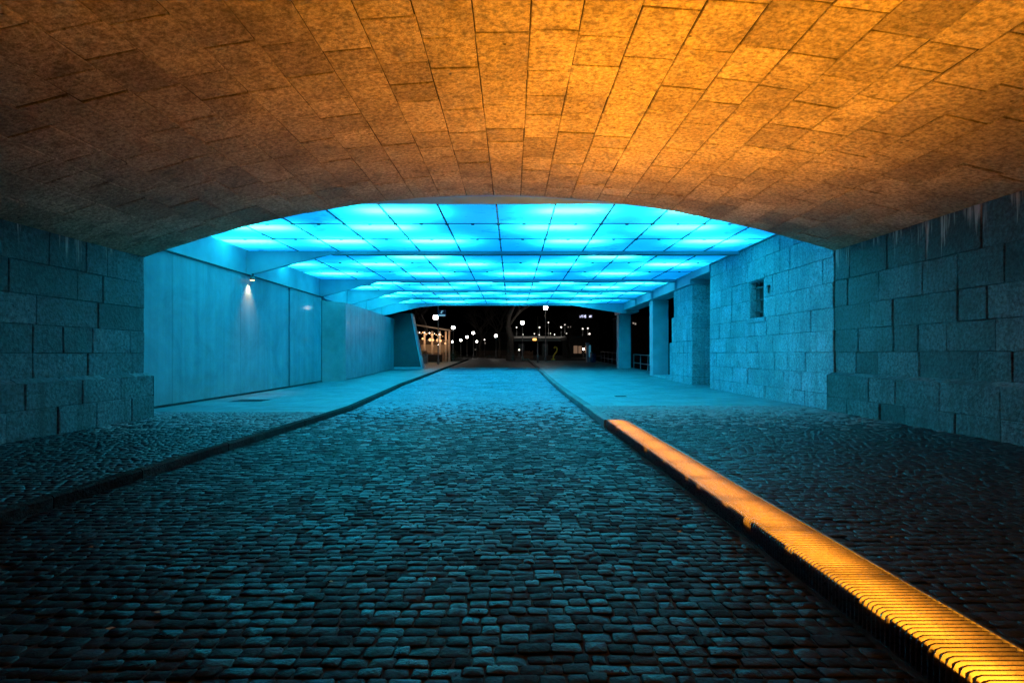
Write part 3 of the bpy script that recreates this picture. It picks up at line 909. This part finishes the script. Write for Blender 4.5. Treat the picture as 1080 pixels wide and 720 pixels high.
# ------------------------------------------------------------------ glowing slatted bench strip
bench = thing('light_bench', 'low slatted bench strip glowing orange along the right edge of the road', 'bench', (2.1, 4, 0))
BX0, BX1, BT = 1.90, 2.27, 0.178
BY0, BY1 = 0.6, 11.45
poly = [(BX1, BT), (BX0 + 0.035, BT), (BX0 + 0.012, BT - 0.010), (BX0, BT - 0.034), (BX0, 0.015),
        (BX0 + 0.022, 0.015), (BX0 + 0.022, BT - 0.030), (BX0 + 0.04, BT - 0.020), (BX1, BT - 0.020)]
mb = MB(); y = BY0
while y < BY1:
    mb.prism(poly, 'y', y, y + 0.009)
    y += 0.037
obj('slat_grille', mb, M['fin'], bench)
mb = MB().box(BX1 + 0.003, BX1 + 0.022, BY0, BY1 + 0.01, 0.0, BT + 0.008, 0, 0.5, 0.003)
obj('edge_rail', mb, M['steel_dark'], bench)
mb = MB().box(BX0 + 0.026, BX1, BY0, BY1, -0.01, 0.012)
y = BY0
while y < BY1 - 0.5:
    Lp = random.uniform(0.3, 1.1); y2 = min(BY1 - 0.36, y + Lp)
    mb.box(BX0 + 0.026, BX0 + 0.032, y, y2, 0.013, random.choice((0.146, 0.143, 0.138)))
    y = y2; y2 = min(BY1 - 0.36, y + random.choice((0.04, 0.08, 0.13, 0.22)))
    if y2 > y + 0.005: mb.box(BX0 + 0.026, BX0 + 0.032, y, y2, 0.013, random.choice((0.085, 0.105, 0.12)))
    y = y2
mb.box(BX0 + 0.026, BX0 + 0.032, BY1 - 0.35, BY1, 0.013, 0.15)
mb.box(BX0 + 0.004, BX1, BY1 + 0.004, BY1 + 0.016, 0.0, BT - 0.003)
mb.box(BX0 + 0.001, BX0 + 0.025, BY1 - 0.06, BY1 + 0.003, 0.0, BT - 0.03)
obj('housing', mb, M['black'], bench)
BENCH_W = 118.0
y = BY0 + 0.1
while y < BY1 - 0.3:
    Lb = 0.82
    area('bench_lamp', (2.09, y + Lb / 2, 0.05), 0.26, Lb, BENCH_W * (0.62 + 0.085 * y) * random.uniform(0.88, 1.1), (1.0, 0.32, 0.014), (R(180), R(-5), 0), 139)
    y += Lb + 0.07

# fallen leaves and grit on the setts
mb = MB()
for _ in range(70):
    x = random.uniform(-3.8, 7.2); y = random.uniform(2.8, 12)
    if 1.7 < x < 2.4: continue
    z = (0 if x < 1.8 else PAV) + 0.008
    r = random.uniform(0.008, 0.02); a0 = random.uniform(0, 6.3)
    V = [(x + r * (1.6 if k % 2 == 0 else .6) * math.cos(a0 + k * 1.047), y + r * math.sin(a0 + k * 1.047), z + random.uniform(0, .012)) for k in range(6)]
    mb.add(V, [(0, 1, 2, 3, 4, 5)], 0, random.random())
tag(obj('leaf_litter', mb, simple('dry_leaf', (0.30, 0.17, 0.07), 0.8, 0, 0.3, 20)), 'scattered dry leaf scraps on the setts', 'leaf litter', None, 'stuff')

# ------------------------------------------------------------------ railing beyond the columns
def railing(pts, label, posts, h=1.05, name='railing', rails=(1.0, 0.42), r=0.03):
    t = thing(name, label, 'railing', (pts[0][0], pts[0][1], g(pts[0][1])))
    for k in rails:
        mb = MB().tube([(x, y, g(y) + PAV + h * k) for x, y in pts], r, 8)
        obj('rail', mb, M['galv'], t)
    for i in range(posts):
        a = i / (posts - 1)
        x = np.interp(a, np.linspace(0, 1, len(pts)), [p[0] for p in pts]); y = np.interp(a, np.linspace(0, 1, len(pts)), [p[1] for p in pts])
        obj('post', MB().tube([(x, y, g(y) + 0.02), (x, y, g(y) + PAV + h + 0.01)], r * 1.15, 8), M['galv'], t)
    return t
railing([(9.08, 33.6), (9.08, 42.4)], 'steel tube railing in the gap between the two blue columns', 5)
railing([(9.08, 49.5), (9.08, 58.0)], 'steel tube railing on the quay beyond the farther blue column', 5)

# ------------------------------------------------------------------ the lit quay beyond
glow_w = emit('lamp_white', (1.0, 0.93, 0.84), 32)
glow_b = emit('lamp_bright', (1.0, 0.95, 0.88), 48)
glow_s = emit('lamp_dim', (1.0, 0.9, 0.78), 5)
glow_o = emit('lamp_warm', (1.0, 0.50, 0.20), 2.2)
glow_a = emit('lamp_amber', (1.0, 0.45, 0.08), 5)

def globe(mb, c, r, n=12):
    prof = [(max(0.002, r * math.sin(math.pi * i / 8)), -r * math.cos(math.pi * i / 8)) for i in range(9)]
    mb.lathe(prof, c, n); return mb
def street_lamp(px, py, Y, rpx, label, mat=glow_w, group='street lamps on the quay', arm=None):
    c = at(px, py, Y); r = 0.66 * rpx * Y / F
    zb_ = g(Y) - 0.02
    t = thing('street_lamp', label, 'street lamp', (c.x, Y, zb_), group)
    mb = MB().lathe([(0.11, 0), (0.11, 0.5), (0.06, 0.62), (0.045, c.z - zb_ - r - 0.1), (0.09, c.z - zb_ - r - 0.04), (0.09, c.z - zb_ - r * 0.92)], (c.x, Y, zb_), 10)
    obj('post', mb, M['galv'], t)
    obj('globe', globe(MB(), c, r), mat, t)
    obj('cap', MB().lathe([(r * 0.7, 0), (r * 0.5, 0.07), (0.03, 0.12)], (c.x, Y, c.z + r * 0.78), 10), M['steel_dark'], t)
    return t
street_lamp(575.5, 324.5, 60, 3.3, 'brightest and tallest white street lamp, just right of the road end', glow_b)
street_lamp(551.0, 340.2, 64, 2.7, 'bright white street lamp next to the big bare tree trunk', glow_b)
street_lamp(478.0, 345.3, 66, 2.6, 'bright street lamp over the right end of the lit cafe', glow_b)
street_lamp(523.0, 354.0, 78, 2.2, 'white street lamp standing before the dark picket fence', glow_w)
street_lamp(499.2, 351.0, 84, 2.1, 'highest lamp of the receding row of white quay lamps', glow_w)
street_lamp(492.5, 355.2, 92, 1.9, 'second highest lamp of the receding row of white quay lamps', glow_w)
street_lamp(486.0, 358.6, 100, 1.7, 'third highest lamp of the receding row of white quay lamps', glow_w)
street_lamp(477.3, 360.3, 108, 1.7, 'low white lamp at the left end of the receding row', glow_w)
street_lamp(502.8, 360.0, 96, 1.5, 'low white lamp at the right end of the receding row', glow_w)
street_lamp(511.0, 358.2, 118, 0.9, 'tiny faint lamp between the quay lamps and the picket fence', glow_s)
street_lamp(547.6, 368.8, 80, 1.1, 'low small white lamp beside the brown board fence', glow_s)
street_lamp(615.3, 368.0, 92, 1.4, 'low white lamp in front of the lit doorway', glow_w)
street_lamp(462.2, 363.5, 52, 1.1, 'slim low lamp on a thin post before the cafe terrace', glow_w)

# lantern pole with the blue sign, left
Y = 50; p = at(459.3, 334.5, Y)
t = thing('lantern_pole', 'tall pole by the cafe with a square lantern and a blue sign', 'street lamp', (p.x + 0.3, Y, g(Y)))
xq = at(462.2, 330, Y).x
obj('pole', MB().tube([(xq, Y, g(Y)), (xq, Y, at(0, 321, Y).z)], 0.05, 10), M['galv'], t)
obj('lantern', MB().box(p.x - .17, p.x + .17, Y - .17, Y + .17, p.z - .17, p.z + .17, 0, .5, .04), glow_w, t)
mb = MB().box(p.x - .2, p.x + .2, Y - .2, Y + .2, p.z + .175, p.z + .24).box(p.x + .05, xq, Y - .03, Y + .03, p.z + .24, p.z + .28)
obj('lantern_roof', mb, M['steel_dark'], t)
q = at(466, 330, Y)
sg = obj('sign', MB().box(q.x - .36, q.x + .36, Y - .05, Y + .02, q.z - .30, q.z + .28), simple('sign_blue', (0.02, 0.08, 0.25), .4), t)
mb = MB().box(q.x - .04, q.x + .03, Y - .058, Y - .052, q.z - .05, q.z + .2).box(q.x + .03, q.x + .14, Y - .058, Y - .052, q.z + .13, q.z + .2).box(q.x - .13, q.x - .04, Y - .058, Y - .052, q.z + .0, q.z + .06).box(q.x - .3, q.x + .3, Y - .058, Y - .052, q.z - .27, q.z - .14)
f = obj('sign_mark', mb, emit('sign_mark_lit', (0.25, 0.7, 1.0), 0.6), t); f.parent = sg

# cafe pavilion, left
Yc = 58
cafe = thing('cafe_pavilion', 'lit cafe pavilion with flat roof left of the road end', 'cafe', (at(455, 370, Yc).x, Yc, g(Yc)))
x0, x1 = at(424, 0, Yc).x, at(472, 0, Yc).x
mb = MB(); mb.box(x0, x1, Yc + 2.5, Yc + 2.7, g(Yc), 3.0)
obj('back_wall', mb, simple('cafe_wall', (0.45, 0.33, 0.24), 0.8, 0, 0.3, 2), cafe)
mb = MB()
zr0, zr1 = at(0, 341, Yc).z, at(0, 349.5, Yc).z
mb.add([(x0, Yc - .4, zr0), (x1 + .4, Yc - .4, zr1), (x1 + .4, Yc + 3, zr1 + .1), (x0, Yc + 3, zr0 + .1), (x0, Yc - .4, zr0 + .14), (x1 + .4, Yc - .4, zr1 + .14), (x1 + .4, Yc + 3, zr1 + .24), (x0, Yc + 3, zr0 + .24)],
       [(0, 1, 2, 3), (7, 6, 5, 4), (0, 4, 5, 1), (1, 5, 6, 2), (2, 6, 7, 3), (3, 7, 4, 0)])
obj('roof', mb, simple('cafe_roof', (0.42, 0.40, 0.38), 0.7, 0, 0.2, 2), cafe)
for px_ in (440, 448, 456, 464, 470.5, 474):
    x = at(px_, 0, Yc).x
    obj('column', MB().box(x - .09, x + .09, Yc - .2, Yc, g(Yc), zr1 + .02, 0, .5, .01), simple('cafe_post', (0.6, 0.48, 0.38), 0.7), cafe)
for px_, w in ((444, .7), (452, .9), (460, .9), (467, .5)):
    x = at(px_, 0, Yc).x
    f = obj('window', MB().box(x - w / 2, x + w / 2, Yc + 2.42, Yc + 2.47, 1.6, 2.5), emit('cafe_window', (1.0, 0.50, 0.22), 0.16), cafe)
    mb = MB().box(x - w/2 - .05, x + w/2 + .05, Yc + 2.38, Yc + 2.41, 2.5, 2.56).box(x - .02, x + .02, Yc + 2.38, Yc + 2.41, 1.6, 2.5)
    fr = obj('window_frame', mb, M['steel_dark'], cafe); fr.parent = f
mb = MB().box(x0, x1 - .5, Yc - .35, Yc - .28, g(Yc) + .05, g(Yc) + .85)
obj('terrace_screen', mb, M['black'], cafe)
# bulbs strung along the terrace
t = thing('string_lights', 'row of warm bulbs strung along the cafe terrace front', 'string lights', (at(450, 0, Yc).x, Yc - .5, 2.5))
pp = []
for i in range(15):
    px_ = 442.5 + i * 1.75; py_ = 350.6 + i * 0.22 + 0.9 * math.sin(i * 1.9)
    c = at(px_, py_, Yc - .5); pp.append((c.x, c.y, c.z + .09))
    obj('bulb', globe(MB(), c, random.choice((.035, .05, .065)), 8), glow_o if i % 3 else glow_s, t)
obj('cable', MB().tube(pp, .008, 5), M['black'], t)
for i, (px_, py_, r, lab) in enumerate(((453.6, 358.2, .15, 'warm lantern under the cafe roof near its middle'), (456.4, 358.4, .13, 'smaller warm lantern right beside the middle one of the cafe'),
                              (462.0, 358.6, .17, 'warm lantern under the cafe roof behind the slim low lamp'), (464.6, 359.2, .12, 'smaller warm lantern at the right end of the cafe terrace'),
                              (445.8, 357.0, .10, 'small warm lantern at the left end of the cafe terrace'), (470.0, 362.0, .12, 'lowest warm lantern by the cafe end posts'),
                              (434.8, 339.0, .06, 'tiny warm lamp highest beside the leaning pier'), (437.2, 350.2, .08, 'tiny warm lamp halfway up beside the leaning pier'), (438.6, 353.8, .10, 'small warm lamp lowest beside the leaning pier'))):
    c = at(px_, py_, Yc - .1)
    t = thing('hanging_lantern', lab, 'lantern', (c.x, c.y, c.z), 'warm lanterns at the cafe')
    obj('shade', globe(MB(), c, r, 10), glow_o, t)
    obj('hanger', MB().tube([(c.x, c.y, c.z + r), (c.x, c.y, c.z + r + .35)], .012, 5), M['black'], t)
for px_ in (447, 458, 468):                # the lanterns' light on the terrace
    L = bpy.data.lights.new('cafe_light', 'POINT'); L.energy = 26; L.color = (1, .58, .3); L.shadow_soft_size = 0.15
    o = bpy.data.objects.new('cafe_light', L); c = at(px_, 357, Yc); o.location = (c.x, Yc - 1.0, c.z); COL.objects.link(o)
# planter box and dark parasol by the cafe
c = at(447.7, 379.2, 54)
t = thing('planter_box', 'pale grey planter box at the left corner of the cafe terrace', 'planter', (c.x, 54, g(54)))
obj('box', MB().box(c.x - .3, c.x + .3, 53.7, 54.3, g(54) - .02, g(54) + .95, 0, .5, .02), simple('planter_grey', (0.3, 0.29, 0.28), .7), t)
def leaves(mb, c, rx, ry, rz, n, s):
    for _ in range(n):
        d = Vector((random.gauss(0, .5), random.gauss(0, .5), random.gauss(0, .5)))
        p = Vector(c) + Vector((d.x * rx, d.y * ry, d.z * rz))
        u = Vector((random.gauss(0, 1), random.gauss(0, 1), random.gauss(0, 1))).normalized()
        v = u.orthogonal().normalized()
        w = u.cross(v)
        mb.add([p - v * s, p + w * s * .5, p + v * s, p - w * s * .5], [(0, 1, 2, 3)], 0, random.random())
leafm = simple('dark_foliage', (0.05, 0.065, 0.03), .7, 0, .4, 5)
mb = MB(); leaves(mb, (c.x, 54, g(54) + 1.05), .35, .35, .3, 150, .06)
obj('foliage', mb, leafm, t)
c = at(476, 371.5, 60)
t = thing('hedge_bush', 'dark clipped bush at the right end of the cafe', 'bush', (c.x, 60, g(60)))
mb = MB(); leaves(mb, (c.x, 60, g(60) + .75), 1.0, .8, .7, 700, .08); obj('foliage', mb, leafm, t)
obj('stem', MB().tube([(c.x, 60, g(60) - .05), (c.x, 60, g(60) + .6)], .06, 6), M['bark'], t)

# tall pole with amber lamp right of the road
Y = 56; b = at(567.2, 384, Y)
t = thing('signal_pole', 'tall slim pole with a small amber lamp right of the kerb', 'pole', (b.x, Y, g(Y)))
obj('pole', MB().lathe([(.09, 0), (.09, .9), (.06, 1.0), (.05, at(0, 333, Y).z - g(Y))], (b.x, Y, g(Y)), 10), M['galv'], t)
c = at(563.8, 358, Y)
obj('bracket', MB().box(c.x, b.x, Y - .02, Y + .02, c.z + .1, c.z + .14), M['steel_dark'], t)
a = obj('signal_head', MB().box(c.x - .2, c.x + .2, Y - .1, Y + .08, c.z - .15, c.z + .15, 0, .5, .02), M['black'], t)
f = obj('lens', MB().box(c.x - .17, c.x + .17, Y - .12, Y - .105, c.z - .09, c.z + .10), glow_a, t); f.parent = a

# info totem and blue bin near the quay railing
Y = 58; c = at(621, 382, Y); z = g(Y) + PAV
t = thing('information_totem', 'slim pale information totem with a light blue face near the quay railing', 'sign', (c.x, Y, z))
obj('body', MB().box(c.x - .26, c.x + .2, Y - .12, Y + .12, z - .02, z + 1.75, 0, .5, .02), M['white'], t)
obj('face', MB().box(c.x - .02, c.x + .19, Y - .135, Y - .122, z + .5, z + 1.7), emit('totem_face', (.1, .5, .75), .22), t)
obj('head', MB().box(c.x - .34, c.x + .05, Y - .14, Y + .14, z + 1.76, z + 1.95, 0, .5, .02), M['white'], t)
c = at(625.6, 383, 57.2)
t = thing('litter_bin', 'dark blue litter bin beside the information totem', 'bin', (c.x, 57.2, z))
obj('body', MB().lathe([(.27, 0), (.32, .1), (.32, .9)], (c.x, 57.2, z - .02), 16), simple('bin_blue', (.02, .10, .22), .4), t)
obj('lid', MB().lathe([(.34, 0), (.34, .05), (.2, .12)], (c.x, 57.2, z + .89), 16), M['steel_dark'], t)

# brown board fence, yellow tube, dark picket fence
Y = 74
t = thing('board_fence', 'low brown board fence beside the low small lamp', 'fence', (at(557, 0, Y).x, Y, g(Y)))
for i in range(9):
    c = at(552.6 + i * 1.15, 0, Y)
    obj('board', MB().box(c.x - .055, c.x + .055, Y - .03, Y + .03, g(Y), g(Y) + random.uniform(.95, 1.12), 0, .5, .01), simple('board_wood', (.30, .17, .10), .8, 0, .3, 3), t)
obj('rail', MB().box(at(552, 0, Y).x, at(562.5, 0, Y).x, Y + .032, Y + .07, g(Y) + .5, g(Y) + .6), M['bark'], t)
Y = 70
P = [at(px_, py_, Y) for px_, py_ in ((583.4, 378.6), (583.8, 375.5), (585.4, 372.8), (587.2, 370.6), (587.8, 368.2), (587.0, 366.3), (585.4, 365.8), (584.2, 367.2))]
mb = MB().tube(P, .10, 8)
c = P[0]; mb.box(c.x - .25, c.x + .25, Y - .2, Y + .2, g(Y), g(Y) + .12)
tag(obj('curved_tube', mb, simple('yellow_paint', (.72, .55, .04), .45)), 'curved yellow tube standing upright on the dark quay', 'tube sculpture')
Y = 82
t = thing('picket_fence', 'dark picket fence along the far side of the road end', 'fence', (at(530, 0, Y).x, Y, g(Y)))
mb = MB()
xa, xb = at(503, 0, Y).x, at(549, 0, Y).x
for i in range(34):
    x = xa + (xb - xa) * i / 33; mb.box(x - .035, x + .035, Y - .02, Y + .02, g(Y), g(Y) + 1.15)
obj('pickets', mb, simple('fence_brown', (.12, .075, .05), .8), t)
obj('rail', MB().box(xa, xb, Y + .022, Y + .06, g(Y) + .9, g(Y) + 1.0), M['bark'], t)

# bare winter trees
def bare_tree(px_, Y, h, r, label, seed):
    rnd = random.Random(seed)
    b = at(px_, 378, Y); base = Vector((b.x, Y, g(Y) - .05))
    t = thing('bare_tree', label, 'tree', base, 'bare trees on the quay')
    tr = MB(); br = MB()
    pts = [base + Vector((rnd.uniform(-.1, .1) * i, rnd.uniform(-.1, .1) * i, h * .6 * i / 5)) for i in range(6)]
    tr.tube(pts, [r * 1.35, r, r * .9, r * .8, r * .7, r * .5], 10)
    obj('trunk', tr, M['bark'], t)
    def grow(p, d, L, rr, depth):
        q = p + d * L * .5 + Vector((rnd.gauss(0, .05), rnd.gauss(0, .05), .05)) * L
        e = p + d * L
        br.tube([p, q, e], [rr, rr * .75, rr * .5], 5 if depth > 1 else 6, caps=False)
        if depth == 0: return
        for _ in range(rnd.choice((2, 3, 3))):
            dd = (d + Vector((rnd.gauss(0, .5), rnd.gauss(0, .5), rnd.gauss(.15, .3)))).normalized()
            grow(q if rnd.random() < .35 else e, dd, L * rnd.uniform(.6, .82), rr * .55, depth - 1)
    for i in range(7):
        p = pts[rnd.choice((3, 4, 5, 5))]
        a = rnd.uniform(0, 6.28)
        grow(p, Vector((math.cos(a) * .7, math.sin(a) * .7, rnd.uniform(.5, 1.1))).normalized(), h * .24, r * .42, 4)
    obj('branches', br, M['bark'], t)
bare_tree(538.5, 66, 11, .42, 'thick bare tree trunk behind the middle of the road end', 3)
bare_tree(527, 86, 10, .22, 'slimmer bare tree behind the picket fence lamp', 5)
bare_tree(507, 100, 9, .22, 'bare tree among the receding quay lamps', 8)
bare_tree(448, 66, 9, .25, 'bare tree behind the cafe pavilion', 9)
bare_tree(600, 90, 9, .25, 'bare tree right of the yellow tube', 12)

# far bridge with lamps
Yb = 150
fb = thing('far_bridge', 'distant low bridge with a faintly lit parapet right of the road end', 'bridge', (at(582, 0, Yb).x, Yb, 0))
xa, xb = at(542, 0, Yb).x, at(622, 0, Yb).x
zd = at(0, 355.6, Yb).z
obj('deck', MB().box(xa, xb, Yb, Yb + 8, zd - 1.0, zd - .28, 0, .3), M['kerb'], fb)
obj('parapet', MB().box(xa, xb, Yb - .2, Yb - .05, zd - .3, zd + .25, 0, .6), simple('parapet_pale', (.5, .48, .45), .7), fb)
for px_ in (550, 575, 600):
    x = at(px_, 0, Yb).x; obj('bridge_pier', MB().box(x - .8, x + .8, Yb + .5, Yb + 7, -2, zd - 1.0), M['kerb'], fb)
bl = [(544.9, 345.2, 1.2, 'small white lamp high over the left end of the far bridge'), (551.6, 352.6, .9, 'small lamp on the far bridge below the lamp by the trunk'),
      (563.6, 351.8, .8, 'tiny lamp on the far bridge just left of the signal pole'), (568.7, 353.0, .9, 'tiny lamp on the far bridge just right of the signal pole'),
      (569.0, 345.2, 1.4, 'white lamp over the far bridge beside the signal pole top'), (578.4, 340.0, 1.1, 'single high lamp over the far bridge below the brightest lamp'),
      (580.6, 351.5, .7, 'faint left one of two tiny lamps at the middle of the far bridge'), (584.9, 352.6, 1.0, 'yellowish right one of two tiny lamps at the middle of the far bridge'),
      (591.9, 345.0, 1.5, 'white lamp over the right half of the far bridge'), (595.8, 342.3, .8, 'faint lamp above right of the white far bridge lamp'),
      (597.6, 351.5, .7, 'tiny lamp near the parapet on the right half of the far bridge'), (614.6, 346.6, 1.3, 'left one of the lamp pair at the right end of the far bridge'),
      (620.0, 346.2, 1.3, 'right one of the lamp pair at the right end of the far bridge'), (621.7, 352.0, 1.6, 'large dim lamp at the very right end of the far bridge')]
glow_f = emit('far_lamp', (1.0, .90, .78), 2.2)
for px_, py_, r, lab in bl:
    c = at(px_, py_, Yb + .5); rr = 0.6 * r * Yb / F
    t = thing('bridge_lamp', lab, 'lamp', (c.x, c.y, zd - .28), 'lamps on the far bridge')
    obj('globe', globe(MB(), c, rr, 10), glow_f, t)
    obj('post', MB().tube([(c.x, c.y, zd - .3), (c.x, c.y, c.z - rr)], .07, 6), M['galv'], t)
for px_ in (551, 569, 592, 615):            # unseen points added in front of the parapet to light its face
    L = bpy.data.lights.new('parapet_fill', 'POINT'); L.energy = 90; L.color = (1, .93, .85); L.shadow_soft_size = 0.3
    o = bpy.data.objects.new('parapet_fill', L); o.location = (at(px_, 0, Yb).x, Yb - 2.0, zd + 2.2); COL.objects.link(o)
# far buildings
def far_building(pxa, pxb, ytop, Y, label, wins, name='dark_building'):
    a, b = at(pxa, ytop, Y), at(pxb, ytop, Y)
    t = thing(name, label, 'building', ((a.x + b.x) / 2, Y, 0))
    wl = obj('wall', MB().box(a.x, b.x, Y, Y + 15, -2, a.z), simple('far_facade', (.06, .06, .06), .8), t)
    obj('roof', MB().box(a.x - .3, b.x + .3, Y - .3, Y + 15.3, a.z + .002, a.z + .6), M['steel_dark'], t)
    for x0_, x1_, y0_, y1_, m in wins:
        p, q = at(x0_, y1_, Y), at(x1_, y0_, Y)
        w = obj('window', MB().box(p.x, q.x, Y - .12, Y - .02, p.z, q.z), m, t)
        fr = obj('window_frame', MB().box(p.x - .2, q.x + .2, Y - .1, Y - .005, p.z - .25, p.z - .02), M['steel_dark'], t); fr.parent = w
    return t
wcool = emit('window_cool', (.65, .68, 1.0), 2.2); wwarm = emit('window_warm', (1.0, .6, .38), .16); wdim = emit('window_dim', (1, .85, .7), .35)
far_building(598, 632, 330.5, 200, 'dark office block with one long bluish lit sign band near its top', [(611.4, 618, 332.2, 335.0, wcool), (621.4, 624.0, 332.6, 334.6, wcool), (597.9 + 1, 602.5, 344.2, 345.4, wdim)])
far_building(601, 622, 357.5, 100, 'low dark quay building with a warm lit doorway', [(605, 609, 364.5, 372.5, wwarm), (610, 613.4, 364.8, 372.5, wwarm), (616.8, 619.5, 365, 372, wwarm)])
far_building(655, 690, 335, 180, 'dark block seen between the two blue columns with tiny lit windows', [(667.2, 668.7, 340, 341.4, wdim), (669.4, 670.8, 340.6, 342.4, wdim)])
far_building(500, 548, 352, 190, 'low dark building far behind the picket fence', [(511, 512, 361, 362.4, wdim), (499.9 + 1, 501.5, 368, 369, wdim)])

# ------------------------------------------------------------------ render settings
S.view_settings.view_transform = 'Standard'
S.view_settings.look = 'None'
S.view_settings.exposure = 0.0
S.view_settings.gamma = 1.0
S.view_settings.use_curve_mapping = False
cy = S.cycles
cy.use_denoising = True
cy.use_light_tree = True
cy.max_bounces = 6; cy.diffuse_bounces = 4; cy.glossy_bounces = 3; cy.transmission_bounces = 4
cy.sample_clamp_indirect = 6.0
cy.caustics_reflective = False; cy.caustics_refractive = False
